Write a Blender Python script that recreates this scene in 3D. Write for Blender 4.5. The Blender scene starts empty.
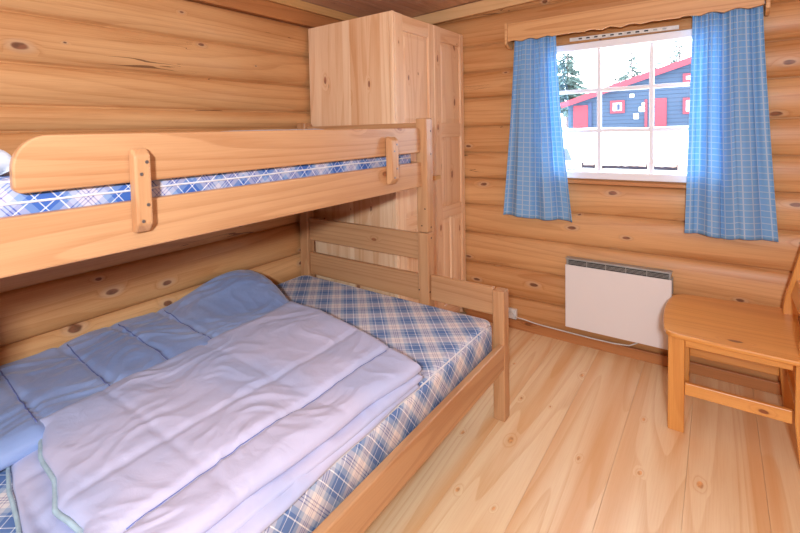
import bpy, bmesh, math, random
from mathutils import Vector, Matrix, noise
R_ = random.Random(7)
S = bpy.context.scene
COL = S.collection
PI = math.pi

# ------------------------------------------------------------------ camera, world, lights, exposure
cam = bpy.data.cameras.new('camera'); camo = bpy.data.objects.new('camera', cam); COL.objects.link(camo)
camo.matrix_world = Matrix(((0.775826, -0.009286, 0.630878, 0), (0.630455, 0.050876, -0.774557, 0),
                            (-0.024904, 0.998662, 0.045325, 1.4), (0, 0, 0, 1)))
cam.sensor_width = 36; cam.lens = 20.536; cam.shift_x = 0.0669; cam.shift_y = -0.1432
cam.clip_start = 0.02; cam.clip_end = 300
S.camera = camo

W = bpy.data.worlds.new('sky'); S.world = W; W.use_nodes = True
bg = W.node_tree.nodes['Background']; bg.inputs[0].default_value = (0.86, 0.93, 1.0, 1); bg.inputs[1].default_value = 8.0

def area(name, loc, target, sx, sy, power, color):
    l = bpy.data.lights.new(name, 'AREA'); l.shape = 'RECTANGLE'; l.size = sx; l.size_y = sy
    l.energy = power; l.color = color
    o = bpy.data.objects.new(name, l); COL.objects.link(o); o.location = loc
    o.rotation_euler = (Vector(target) - Vector(loc)).to_track_quat('-Z', 'Y').to_euler()
    return o
# flash from behind the camera, and an unseen soft fill light added below the ceiling
area('flash', (0.22, -0.70, 1.695), (-1.10, 1.8, 1.05), 0.16, 0.12, 72, (0.86, 0.93, 1.0))
area('ceiling_fill', (0.30, 0.70, 2.30), (0.30, 0.71, 0), 1.5, 1.7, 8, (0.82, 0.91, 1.0))

S.view_settings.view_transform = 'Standard'; S.view_settings.look = 'None'
S.view_settings.exposure = 0.0; S.view_settings.gamma = 1.0; S.view_settings.use_curve_mapping = False

# ------------------------------------------------------------------ object helpers
def wloc(o):
    v = Vector((0, 0, 0))
    while o: v = v + o.location; o = o.parent
    return v
def link_mesh(name, bm, mat, parent=None, smooth=False, bevel=0, seg=2, origin=None):
    """verts of bm are given in world coordinates"""
    bm.normal_update()
    if parent is not None: off = wloc(parent)
    else:
        xs = [v.co for v in bm.verts]
        lo = Vector([min(c[i] for c in xs) for i in range(3)]); hi = Vector([max(c[i] for c in xs) for i in range(3)])
        off = Vector(((lo.x+hi.x)/2, (lo.y+hi.y)/2, lo.z)) if origin is None else Vector(origin)
    for v in bm.verts: v.co -= off
    me = bpy.data.meshes.new(name); bm.to_mesh(me); bm.free()
    if smooth:
        for p in me.polygons: p.use_smooth = True
    o = bpy.data.objects.new(name, me); COL.objects.link(o)
    if parent is not None: o.parent = parent
    else: o.location = off
    for m in (mat if isinstance(mat, (list, tuple)) else [mat]): me.materials.append(m)
    if bevel:
        b = o.modifiers.new('bevel', 'BEVEL'); b.width = bevel; b.segments = seg; b.limit_method = 'ANGLE'; b.angle_limit = 0.6
        b.harden_normals = False
    return o
def thing(name, label, cat, loc, group=None):
    o = bpy.data.objects.new(name, None); COL.objects.link(o); o.location = loc; o.empty_display_size = 0.05
    o['label'] = label; o['category'] = cat
    if group: o['group'] = group
    return o
def tag(o, label, cat, group=None, kind=None):
    o['label'] = label; o['category'] = cat
    if group: o['group'] = group
    if kind: o['kind'] = kind
    return o
def structure(o, label=None, cat=None):
    o['kind'] = 'structure'
    if label: o['label'] = label
    if cat: o['category'] = cat
    return o
def new(): 
    bm = bmesh.new(); bm.faces.layers.float.new('seed'); return bm
def box(bm, x0, x1, y0, y1, z0, z1, seed=None, shear=None):
    s = R_.random()*50 if seed is None else seed
    v = [bm.verts.new((x, y, z)) for x in (x0, x1) for y in (y0, y1) for z in (z0, z1)]
    L = bm.faces.layers.float['seed']
    for q in ((0,1,3,2), (4,6,7,5), (0,4,5,1), (2,3,7,6), (0,2,6,4), (1,5,7,3)):
        f = bm.faces.new([v[i] for i in q]); f[L] = s
    return v
def B(name, x0, x1, y0, y1, z0, z1, mat, parent=None, bevel=0.003, seg=2):
    bm = new(); box(bm, x0, x1, y0, y1, z0, z1); return link_mesh(name, bm, mat, parent, bevel=bevel, seg=seg)
def prism(bm, poly, axis, a, b, seed=None):
    """poly: list of 2D points in the plane of the two other axes (x,y | x,z | y,z); extruded a..b along axis"""
    s = R_.random()*50 if seed is None else seed
    def P(p, t):
        if axis == 2: return (p[0], p[1], t)
        if axis == 1: return (p[0], t, p[1])
        return (t, p[0], p[1])
    A = [bm.verts.new(P(p, a)) for p in poly]; C = [bm.verts.new(P(p, b)) for p in poly]
    L = bm.faces.layers.float['seed']; n = len(poly)
    fs = [bm.faces.new(A), bm.faces.new(C[::-1])]
    for i in range(n): fs.append(bm.faces.new((A[i], C[i], C[(i+1) % n], A[(i+1) % n])))
    for f in fs: f[L] = s
    bmesh.ops.recalc_face_normals(bm, faces=fs)
def tube(bm, pts, r, n=8, r1=None):
    L = bm.faces.layers.float['seed']
    rings = []
    P = [Vector(p) for p in pts]
    up = Vector((0.13, 0.21, 1)).normalized()
    for i, p in enumerate(P):
        t = (P[min(i+1, len(P)-1)] - P[max(i-1, 0)]).normalized()
        a = t.cross(up)
        if a.length < 1e-3: a = t.cross(Vector((1, 0, 0)))
        a.normalize(); b = t.cross(a)
        rr = r if r1 is None else r + (r1-r)*i/(len(P)-1)
        rings.append([bm.verts.new(p + a*rr*math.cos(2*PI*k/n) + b*rr*math.sin(2*PI*k/n)) for k in range(n)])
    for i in range(len(rings)-1):
        for k in range(n):
            bm.faces.new((rings[i][k], rings[i][(k+1) % n], rings[i+1][(k+1) % n], rings[i+1][k]))
    bm.faces.new(rings[0][::-1]); bm.faces.new(rings[-1])
def smoothstep(a, b, x):
    t = max(0, min(1, (x-a)/(b-a))); return t*t*(3-2*t)

# ------------------------------------------------------------------ materials
def lin(c):
    c = c/255.0
    return c/12.92 if c <= 0.04045 else ((c+0.055)/1.055)**2.4
def rgb(r, g, b): return (lin(r), lin(g), lin(b), 1)
class NT:
    def __init__(s, name):
        s.m = bpy.data.materials.new(name); s.m.use_nodes = True; s.t = s.m.node_tree
        s.b = s.t.nodes['Principled BSDF']
    def n(s, typ, ins=None, **props):
        x = s.t.nodes.new('ShaderNode'+typ)
        for k, v in props.items(): setattr(x, k, v)
        for k, v in (ins or {}).items():
            i = x.inputs[k]
            if isinstance(v, bpy.types.NodeSocket): s.t.links.new(v, i)
            else: i.default_value = v
        return x
    def math(s, op, a, b=0.0, c=0.0):
        return s.n('Math', {0: a, 1: b, 2: c}, operation=op).outputs[0]
    def mix(s, f, a, b, mode='MIX'):
        x = s.n('Mix', None, data_type='RGBA', blend_type=mode)
        for i, v in ((0, f), (6, a), (7, b)):
            if isinstance(v, bpy.types.NodeSocket): s.t.links.new(v, x.inputs[i])
            else: x.inputs[i].default_value = v
        return x.outputs[2]
    def ss(s, v, lo, hi, a=0.0, b=1.0):
        return s.n('MapRange', {'Value': v, 'From Min': lo, 'From Max': hi, 'To Min': a, 'To Max': b}, interpolation_type='SMOOTHSTEP').outputs[0]
    def link(s, a, b): s.t.links.new(a, b)
    def out(s, col, rough=0.5, bump=None, spec=0.5):
        if isinstance(col, bpy.types.NodeSocket): s.link(col, s.b.inputs['Base Color'])
        else: s.b.inputs['Base Color'].default_value = col
        if isinstance(rough, bpy.types.NodeSocket): s.link(rough, s.b.inputs['Roughness'])
        else: s.b.inputs['Roughness'].default_value = rough
        s.b.inputs['Specular IOR Level'].default_value = spec
        if bump is not None: s.link(bump, s.b.inputs['Normal'])
        return s.m

def wood(name, light, dark, axis, normal=None, knot=(105, 62, 35), rough=0.45, tone=0.5, ring=0.5, knots=0.5,
         scale=1.0, crack=0.0, halo=None, streak=0.0, spec=0.4, vary=1.0):
    """pine: axis = grain direction 0/1/2, normal = axis flattened out (walls and floors)"""
    T = NT(name)
    co = T.n('TexCoord').outputs['Object']
    sep = T.n('SeparateXYZ', {0: co})
    seed = T.math('ADD', T.n('Attribute', None, attribute_name='seed').outputs['Fac'],
                  T.math('MULTIPLY', T.n('ObjectInfo').outputs['Random'], 40.0))
    wn = T.n('TexWhiteNoise', {'W': seed}, noise_dimensions='1D')
    off = T.n('Vector Math' if False else 'VectorMath', {0: wn.outputs['Color'], 1: (30, 30, 30)}, operation='MULTIPLY').outputs[0]
    others = [i for i in (0, 1, 2) if i != axis]
    if normal is not None: across = sep.outputs[[i for i in others if i != normal][0]]
    else: across = T.math('ADD', sep.outputs[others[0]], sep.outputs[others[1]])
    osep = T.n('SeparateXYZ', {0: off})
    def vec(a, b):
        return T.n('CombineXYZ', {0: T.math('MULTIPLY_ADD', sep.outputs[axis], a*scale, osep.outputs[0]),
                                  1: T.math('MULTIPLY_ADD', across, b*scale, osep.outputs[1])}).outputs[0]
    # knots
    kw = T.n('TexNoise', {'Vector': vec(9, 22), 'Scale': 1.0, 'Detail': 2.0}).outputs['Color']
    kw = T.n('VectorMath', {0: T.n('VectorMath', {0: kw, 1: (0.5, 0.5, 0.5)}, operation='SUBTRACT').outputs[0], 1: (0.09, 0.09, 0)}, operation='MULTIPLY').outputs[0]
    kv = T.n('TexVoronoi', {'Vector': T.n('VectorMath', {0: vec(2.6, 5.5), 1: kw}, operation='ADD').outputs[0], 'Scale': 1.0, 'Randomness': 0.9}, feature='F1', distance='EUCLIDEAN', voronoi_dimensions='2D')
    kd = kv.outputs['Distance']
    ks = T.n('SeparateColor', {0: kv.outputs['Color']}).outputs[0]
    ksel = T.math('LESS_THAN', ks, knots)
    ksize = T.math('MULTIPLY_ADD', T.n('SeparateColor', {0: kv.outputs['Color']}).outputs[1], 0.055, 0.018)
    rel = T.math('DIVIDE', kd, ksize)
    kcore = T.math('MULTIPLY', ksel, T.ss(rel, 1.25, 0.75))
    kring = T.math('MULTIPLY', ksel, T.ss(rel, 3.4, 0.9))
    # growth rings
    n1 = T.n('TexNoise', {'Vector': vec(0.22, 4.2), 'Scale': 1.0, 'Detail': 1.5, 'Roughness': 0.35}).outputs[0]
    ph = T.math('ADD', T.math('MULTIPLY', n1, 15.0), T.math('MULTIPLY', kring, 1.3))
    saw = T.math('FRACT', ph)
    rings = T.math('MULTIPLY', T.ss(saw, 0.45, 0.95), T.ss(saw, 1.0, 0.95))
    fine = T.n('TexNoise', {'Vector': vec(5, 190), 'Scale': 1.0, 'Detail': 3.0, 'Roughness': 0.6}).outputs[0]
    big = T.n('TexNoise', {'Vector': vec(0.7, 9), 'Scale': 1.0, 'Detail': 2.0}).outputs[0]
    bv = T.math('MULTIPLY_ADD', wn.outputs['Value'], 0.45*vary, T.math('MULTIPLY', T.ss(big, 0.3, 0.7), tone))
    f = T.math('ADD', T.math('MULTIPLY', rings, ring*0.55), T.math('MULTIPLY', T.ss(fine, 0.35, 0.75), 0.22))
    f = T.math('MULTIPLY_ADD', bv, 0.55, f)
    f = T.n('Clamp', {0: T.math('MULTIPLY_ADD', kring, 0.16, T.math('SUBTRACT', f, 0.08))}).outputs[0]
    col = T.mix(f, rgb(*light), rgb(*dark))
    if streak:
        st = T.n('TexNoise', {'Vector': vec(0.2, 9.0), 'Scale': 1.0, 'Detail': 1.0}).outputs[0]
        col = T.mix(T.math('MULTIPLY', T.ss(st, 0.48, 0.68), streak), col, rgb(226, 162, 96))
    if halo: col = T.mix(T.math('MULTIPLY', T.math('MULTIPLY', ksel, T.ss(rel, 2.6, 1.2)), 0.55), col, rgb(*halo))
    kn = T.n('TexNoise', {'Vector': vec(30, 60), 'Scale': 1.0}).outputs[0]
    kc = T.mix(T.ss(kn, 0.3, 0.7), rgb(*knot), rgb(*[min(255, int(q*1.45)) for q in knot]))
    col = T.mix(T.math('MULTIPLY', kcore, 0.88), col, kc)
    if crack:
        cn = T.n('TexNoise', {'Vector': vec(0.16, 2.6), 'Scale': 1.0, 'Detail': 5.0, 'Roughness': 0.6}).outputs[0]
        lv = T.n('TexNoise', {'Vector': vec(1.1, 2.0), 'Scale': 1.0}).outputs[0]
        c = T.math('LESS_THAN', T.math('ABSOLUTE', T.math('SUBTRACT', cn, 0.5)), T.ss(lv, 0.54, 0.7, 0.0, 0.0055))
        col = T.mix(T.math('MULTIPLY', c, crack), col, rgb(92, 50, 24))
    bmp = T.n('Bump', {'Strength': 0.12, 'Distance': 0.002, 'Height': T.math('SUBTRACT', fine, f)}).outputs[0]
    return T.out(col, rough, bmp, spec)

def plain(name, c, rough=0.5, spec=0.5, metal=0.0, var=0.04, nscale=40.0):
    T = NT(name)
    nz = T.n('TexNoise', {'Vector': T.n('TexCoord').outputs['Object'], 'Scale': nscale, 'Detail': 3.0}).outputs[0]
    col = T.mix(T.ss(nz, 0.3, 0.7, 0, 1), rgb(*c), rgb(*[max(0, int(q*(1-var*2))) for q in c]))
    T.b.inputs['Metallic'].default_value = metal
    return T.out(col, rough, None, spec)

def plaid(name, blue, mid, cream, purple):
    T = NT(name)
    uv = T.n('UVMap').outputs[0]
    rot = T.n('VectorRotate', {'Vector': uv, 'Angle': math.radians(-39.3)}, rotation_type='Z_AXIS').outputs[0]
    sp = T.n('SeparateXYZ', {0: rot})
    cols = []
    for k in (0, 1):
        t = T.math('FRACT', T.math('ADD', T.math('DIVIDE', sp.outputs[k], 0.136), 100.2+0.31*k))
        r = T.n('ValToRGB', {0: t}); cr = r.color_ramp; cr.interpolation = 'CONSTANT'
        stops = [(0, blue), (0.08, (255, 255, 255)), (0.10, blue), (0.33, (255, 255, 255)), (0.355, blue), (0.42, mid), (0.52, cream),
                 (0.63, purple), (0.65, cream), (0.69, purple), (0.71, cream), (0.75, purple), (0.77, cream), (0.88, mid)]
        cr.elements[0].position = 0; cr.elements[0].color = rgb(*stops[0][1])
        cr.elements[1].position = stops[1][0]; cr.elements[1].color = rgb(*stops[1][1])
        for p, c in stops[2:]:
            e = cr.elements.new(p); e.color = rgb(*c)
        cols.append(r.outputs[0])
    col = T.mix(0.5, cols[0], cols[1])
    wv = T.n('TexNoise', {'Vector': uv, 'Scale': 420.0, 'Detail': 2.0}).outputs[0]
    bmp = T.n('Bump', {'Strength': 0.15, 'Distance': 0.001, 'Height': wv}).outputs[0]
    return T.out(col, 0.85, bmp, 0.2)

def satin(name, c1, c2, rough=0.5, sheen=0.3):
    T = NT(name)
    co = T.n('TexCoord').outputs['Object']
    nz = T.n('TexNoise', {'Vector': co, 'Scale': 3.0, 'Detail': 2.0}).outputs[0]
    w1 = T.n('TexNoise', {'Vector': co, 'Scale': 16.0, 'Detail': 5.0, 'Roughness': 0.55, 'Distortion': 1.1}).outputs[0]
    w2 = T.n('TexNoise', {'Vector': co, 'Scale': 900.0, 'Detail': 1.0}).outputs[0]
    col = T.mix(T.ss(nz, 0.35, 0.65), rgb(*c1), rgb(*c2))
    b1 = T.n('Bump', {'Strength': 0.22, 'Distance': 0.012, 'Height': w1}).outputs[0]
    b2 = T.n('Bump', {'Strength': 0.08, 'Distance': 0.0006, 'Height': w2, 'Normal': b1}).outputs[0]
    T.b.inputs['Sheen Weight'].default_value = sheen; T.b.inputs['Sheen Roughness'].default_value = 0.4
    return T.out(col, rough, b2, 0.45)

def curtain_mat():
    T = NT('blue_checked_cotton')
    uv = T.n('UVMap').outputs[0]; sp = T.n('SeparateXYZ', {0: uv})
    m = None
    for k, per in ((0, 0.036), (1, 0.032)):
        t = T.math('ABSOLUTE', T.math('SUBTRACT', T.math('FRACT', T.math('DIVIDE', sp.outputs[k], per)), 0.5))
        l = T.ss(t, 0.075, 0.045)
        m = l if m is None else T.math('MAXIMUM', m, l)
    wv = T.n('TexNoise', {'Vector': uv, 'Scale': 300.0, 'Detail': 2.0}).outputs[0]
    base = T.mix(wv, rgb(146, 198, 248), rgb(160, 208, 252))
    col = T.mix(T.math('MULTIPLY', m, 0.75), base, rgb(232, 240, 254))
    T.link(col, T.b.inputs['Base Color']); T.b.inputs['Roughness'].default_value = 0.9
    T.b.inputs['Specular IOR Level'].default_value = 0.1
    tr = T.n('BsdfTranslucent', {'Color': T.mix(0.4, col, rgb(150, 236, 240))})
    mx = T.n('MixShader', {0: 0.38, 1: T.b.outputs[0], 2: tr.outputs[0]})
    T.link(mx.outputs[0], T.t.nodes['Material Output'].inputs[0])
    return T.m

LOG = dict(light=(228, 176, 122), dark=(184, 120, 66), knot=(96, 56, 38), tone=0.7, ring=0.42, knots=0.6, vary=1.6, crack=0.75, rough=0.42, halo=(214, 176, 140))
M = {}
M['logY'] = wood('log_pine_along', axis=1, normal=0, **LOG)
M['logX'] = wood('log_pine_across', axis=0, normal=1, **LOG)
FUR = dict(light=(204, 156, 112), dark=(172, 118, 76), knot=(118, 68, 40), tone=0.5, ring=0.65, knots=0.30, rough=0.38, scale=1.0)
M['furX'] = wood('bed_pine_x', axis=0, **FUR); M['furY'] = wood('bed_pine_y', axis=1, **FUR); M['furZ'] = wood('bed_pine_z', axis=2, **FUR)
WAR = dict(light=(250, 214, 176), dark=(216, 160, 112), knot=(128, 80, 60), tone=0.5, ring=0.5, knots=0.5, rough=0.4, vary=1.0)
M['stave'] = wood('wardrobe_stave_pine', axis=2, **{**WAR, 'vary': 2.0, 'knots': 0.75, 'scale': 1.0})
M['warZ'] = wood('wardrobe_pine_z', axis=2, **WAR); M['warY'] = wood('wardrobe_pine_y', axis=1, **WAR)
CH = dict(light=(236, 170, 92), dark=(200, 122, 52), knot=(96, 46, 18), tone=0.5, ring=0.45, knots=0.4, rough=0.3, spec=0.5)
M['chX'] = wood('chair_pine_x', axis=0, **CH); M['chY'] = wood('chair_pine_y', axis=1, **CH); M['chZ'] = wood('chair_pine_z', axis=2, **CH)
M['floor'] = wood('floor_pine', axis=1, normal=2, light=(250, 222, 180), dark=(226, 178, 122), knot=(190, 128, 78), tone=0.5, ring=0.7,
                  knots=0.3, rough=0.33, streak=0.6, vary=0.15)
M['ceil'] = wood('ceiling_pine', axis=1, normal=2, light=(236, 192, 160), dark=(190, 144, 114), knot=(150, 110, 96), tone=0.6, knots=0.5, rough=0.55, vary=1.2)
M['trimX'] = wood('trim_pine_x', axis=0, light=(232, 190, 138), dark=(206, 156, 100), rough=0.45, knots=0.25)
M['trimY'] = wood('trim_pine_y', axis=1, light=(228, 180, 120), dark=(200, 148, 88), rough=0.45, knots=0.25)
M['beamY'] = wood('beam_pine_y', axis=1, light=(196, 132, 80), dark=(158, 96, 54), rough=0.5, knots=0.3)
M['pelX'] = wood('pelmet_pine', axis=0, light=(232, 184, 130), dark=(200, 140, 86), rough=0.42, knots=0.15, ring=0.8)
M['baseX'] = wood('base_pine_x', axis=0, light=(206, 142, 88), dark=(160, 96, 52), rough=0.5, knots=0.4)
M['black'] = plain('dark_gap', (26, 16, 10), 0.9)
M['white_paint'] = plain('white_window_paint', (246, 246, 252), 0.4, var=0)
M['heater'] = plain('heater_enamel', (240, 234, 232), 0.38, var=0)
M['grey_metal'] = plain('grey_grille_metal', (176, 176, 172), 0.4, metal=0.3)
M['slot'] = plain('slot_black', (34, 34, 36), 0.7)
M['plastic'] = plain('white_plastic', (232, 228, 222), 0.4)
M['screw'] = plain('zinc_screw', (150, 150, 152), 0.35, metal=0.8)
M['hole'] = plain('bolt_hole', (48, 30, 22), 0.8)
M['plaid'] = plaid('plaid_ticking', (100, 128, 178), (170, 184, 206), (236, 226, 222), (150, 138, 168))
M['plaid2'] = plaid('plaid_ticking_blue', (70, 106, 180), (136, 162, 204), (206, 202, 214), (104, 104, 168))
M['piping'] = plain('white_piping', (236, 234, 238), 0.7)
M['blue_satin'] = satin('blue_satin', (138, 160, 206), (156, 174, 214), 0.33, 0.2)
M['lilac'] = satin('lilac_cotton', (180, 186, 218), (196, 192, 216), 0.55, 0.1)
M['mint'] = plain('mint_piping', (176, 200, 212), 0.6)
M['bluepipe'] = plain('blue_piping', (84, 132, 206), 0.5)
M['thread'] = plain('blue_thread', (104, 116, 176), 0.8)
M['whitecloth'] = satin('white_cotton', (186, 192, 204), (200, 202, 210), 0.7, 0.1)
M['curtain'] = curtain_mat()
g = NT('window_glass'); gm = g.n('MixShader', {0: 0.04, 1: g.n('BsdfTransparent').outputs[0], 2: g.n('BsdfGlossy', {'Roughness': 0.02}).outputs[0]})
g.link(gm.outputs[0], g.t.nodes['Material Output'].inputs[0]); M['glass'] = g.m
M['snow'] = plain('snow', (244, 247, 252), 0.8, var=0.02, nscale=2.0)
M['red'] = plain('red_stain', (150, 50, 66), 0.7)
def clap():
    T = NT('blue_clapboard')
    z = T.n('SeparateXYZ', {0: T.n('TexCoord').outputs['Object']}).outputs[2]
    t = T.math('FRACT', T.math('DIVIDE', z, 0.26))
    col = T.mix(T.ss(t, 0.86, 0.96), rgb(62, 80, 102), rgb(32, 42, 60))
    return T.out(col, 0.8, None, 0.2)
M['clap'] = clap()
M['needles'] = plain('spruce_needles', (86, 112, 108), 0.9, var=0.15, nscale=3.0)
M['bark'] = plain('bark', (150, 130, 130), 0.9, var=0.2, nscale=6.0)
M['navy'] = plain('navy_paint', (44, 62, 96), 0.7)

# ------------------------------------------------------------------ room shell
YW, XL, XR, YB = 3.16, -2.13, 1.75, -1.35       # face of window wall, left wall, right wall, wall behind
def ceil_z(x): return 2.28 + 0.042*(x + 1.78)

# floor boards
bm = new(); x = XL - 0.2 + 0.0
x0 = -0.80 - 0.2385*6
i = 0
while x0 < XR + 0.1:
    box(bm, x0+0.0003, x0+0.2382, YB-0.1, YW+0.06, -0.025, 0.0); x0 += 0.2385
fl = link_mesh('floor', bm, M['floor'], bevel=0.0008, seg=1); structure(fl, 'pale pine plank floor', 'floor')
bm = new(); box(bm, XL-0.3, XR+0.2, YB-0.2, YW+0.2, -0.12, -0.026); structure(link_mesh('floor_slab', bm, M['black']))

# log walls
def log_offset(z, seams, depth):
    for a, b in zip(seams[:-1], seams[1:]):
        if a <= z <= b:
            t = (z-a)/(b-a)*2-1
            g_ = max(0, 1-min(z-a, b-z)/0.0056)
            return depth*(1-math.sqrt(max(0, 1-abs(t)**2.2))) + 0.045*g_
    return 0
def log_strip(bm, seams, z0, z1, a0, a1, place, depth, back=0.14):
    """profile between heights z0..z1 swept from a0 to a1; place(along, offset, z) gives the world point; offset grows into the wall"""
    L = bm.faces.layers.float['seed']
    zs = [z0]
    for k, (a, b) in enumerate(zip(seams[:-1], seams[1:])):
        for j in range(13):
            t = (0.5-0.5*math.cos(PI*j/12)) if j not in (1, 11) else (0.0056/(b-a) if j == 1 else 1-0.0056/(b-a)); z = a+(b-a)*t
            if z0 < z < z1: zs.append(z)
    zs.append(z1); zs = sorted(set(round(q, 5) for q in zs))
    nA = max(2, int(abs(a1-a0)/0.12)+1)
    alongs = [a0+(a1-a0)*j/(nA-1) for j in range(nA)]
    grid = []
    for al in alongs:
        row = []
        for z in zs:
            k = sum(1 for s in seams if s < z)
            wob = 0.004*noise.noise(Vector((al*1.3, k*7.1, z*2)))
            o = log_offset(z, seams, depth) + wob
            row.append(bm.verts.new(place(al, o, z)))
        grid.append(row)
    bk = [[bm.verts.new(place(al, back, z)) for z in (zs[0], zs[-1])] for al in (alongs[0], alongs[-1])]
    fs = []
    for i in range(nA-1):
        for j in range(len(zs)-1):
            f = bm.faces.new((grid[i][j], grid[i+1][j], grid[i+1][j+1], grid[i][j+1]))
            zc = (zs[j]+zs[j+1])/2; f[L] = 3.7*sum(1 for s in seams if s < zc); f.smooth = True; fs.append(f)
    flip = sum((f.calc_center_median()*0 + (f.normal_update() or f.normal)).dot(Vector(place(0, 1, 0))-Vector(place(0, 0, 0))) for f in fs) > 0
    if flip: bmesh.ops.reverse_faces(bm, faces=fs)
    dup = lambda vs: [bm.verts.new(v.co) for v in vs]
    mid = (Vector(place((a0+a1)/2, back/2, (z0+z1)/2)))
    for loop in ([bk[0][0]] + grid[0] + [bk[0][1]], [bk[-1][0]] + grid[-1] + [bk[-1][1]],
                 [g_[-1] for g_ in grid] + [bk[-1][1], bk[0][1]], [g_[0] for g_ in grid] + [bk[-1][0], bk[0][0]],
                 [bk[0][0], bk[0][1], bk[-1][1], bk[-1][0]]):
        f = bm.faces.new(dup(loop)); f.normal_update()
        if f.normal.dot(f.calc_center_median()-mid) < 0: f.normal_flip()
    for b_ in bk:
        for v in b_: bm.verts.remove(v)
SW = [0.0, 0.205, 0.408, 0.628, 0.838, 1.032, 1.22, 1.411, 1.617, 1.806, 1.993, 2.20, 2.42]
SL = [0.0, 0.19, 0.39, 0.588, 0.80, 1.02, 1.235, 1.43, 1.534, 1.705, 1.905, 2.11]
WX0, WX1, WZ0, WZ1 = -0.90, 0.035, 1.062, 1.915
pw = lambda al, o, z: (al, YW+o, z)
bm = new()
log_strip(bm, SW, 0, 2.40, XL-0.14, WX0, pw, 0.036)
log_strip(bm, SW, 0, 2.40, WX1, XR+0.14, pw, 0.036)
log_strip(bm, SW, 0, WZ0, WX0, WX1, pw, 0.036)
log_strip(bm, SW, WZ1, 2.40, WX0, WX1, pw, 0.036)
structure(link_mesh('wall_back', bm, M['logX'], smooth=False))
bm = new(); log_strip(bm, SL, 0, 2.11, YB-0.1, YW-0.0, lambda al, o, z: (XL-o, al, z), 0.045)
structure(link_mesh('wall_left', bm, M['logY']))
bm = new(); log_strip(bm, SW, 0, 2.42, YB-0.1, YW-0.0, lambda al, o, z: (XR+o, al, z), 0.026)
structure(link_mesh('wall_right', bm, M['logY']))
bm = new(); log_strip(bm, SW, 0, 2.40, XL-0.1, XR+0.1, lambda al, o, z: (al, YB-o, z), 0.026)
structure(link_mesh('wall_front', bm, M['logX']))
# beam and light boards where walls meet the ceiling
bm = new(); box(bm, XL-0.10, XL-0.004, YB, YW-0.03, 2.112, 2.205); structure(link_mesh('trim_1', bm, M['beamY'], bevel=0.003))
bm = new(); box(bm, XL-0.10, XL+0.012, YB, YW-0.03, 2.206, 2.262); structure(link_mesh('trim_2', bm, M['trimY'], bevel=0.004))
bm = new(); prism(bm, [(XL+0.013, 2.178), (XR, 2.325), (XR, 2.41), (XL+0.013, 2.262)], 1, YW-0.028, YW-0.002)
structure(link_mesh('trim_3', bm, M['trimX'], bevel=0.003))
bm = new()
# pine boards of the ceiling
x = XL-0.1
while x < XR+0.1:
    w = 0.12
    s = R_.random()*50
    prism(bm, [(x+0.001, ceil_z(x)), (x+w-0.001, ceil_z(x+w)), (x+w-0.001, ceil_z(x+w)+0.02), (x+0.001, ceil_z(x)+0.02)], 1, YB-0.1, YW+0.1, s); x += w
structure(link_mesh('ceiling', bm, M['ceil'], bevel=0.002, seg=1))
bm = new(); prism(bm, [(XL-0.2, ceil_z(XL-0.2)+0.025), (XR+0.2, ceil_z(XR+0.2)+0.025), (XR+0.2, 2.6), (XL-0.2, 2.6)], 1, YB-0.2, YW+0.2)
structure(link_mesh('ceiling_deck', bm, M['black']))
# baseboard
bm = new(); box(bm, -1.44, XR-0.002, YW-0.032, YW-0.004, 0.0, 0.062); structure(link_mesh('baseboard_back', bm, M['baseX'], bevel=0.004))
bm = new(); box(bm, XL+0.002, XL+0.018, YB+0.01, 2.2, 0.0, 0.062); structure(link_mesh('baseboard_left', bm, M['beamY'], bevel=0.004))

# window
win = thing('window_1', 'white nine-pane window between the blue curtains', 'window', (-0.43, YW, WZ0)); win['kind'] = 'structure'
bm = new()
fw = 0.044; FY0, FY1 = YW-0.012, YW+0.065
ox0, ox1, oz0, oz1 = -0.897, 0.032, 1.066, 1.911
box(bm, ox0, ox1, FY0, FY1, oz1-fw, oz1); box(bm, ox0, ox1, FY0, FY1, oz0, oz0+fw)
box(bm, ox0, ox0+fw, FY0, FY1, oz0+fw, oz1-fw); box(bm, ox1-fw, ox1, FY0, FY1, oz0+fw, oz1-fw)
link_mesh('window_frame', bm, M['white_paint'], win, bevel=0.005)
bm = new()
for mx in (-0.57, -0.30): box(bm, mx-0.011, mx+0.011, YW+0.012, YW+0.045, oz0+fw, oz1-fw)
for mz in (1.615, 1.365): box(bm, ox0+fw, ox1-fw, YW+0.013, YW+0.044, mz-0.011, mz+0.011)
link_mesh('glazing_bar', bm, M['white_paint'], win, bevel=0.003)
bm = new(); box(bm, ox0+fw, ox1-fw, YW+0.026, YW+0.030, oz0+fw, oz1-fw); link_mesh('window_pane', bm, M['glass'], win)
bm = new(); box(bm, -0.92, 0.06, YW-0.018, YW+0.03, 1.034, 1.056); structure(link_mesh('trim_4', bm, M['baseX'], bevel=0.003))

# ------------------------------------------------------------------ wardrobe
wd = thing('wardrobe', 'tall pale pine two-door wardrobe in the corner beside the bunk', 'wardrobe', (-1.78, 2.69, 0))
WX, WY0, WY1, WT = -1.447, 2.2195, 3.152, 2.082
bm = new()
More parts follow.
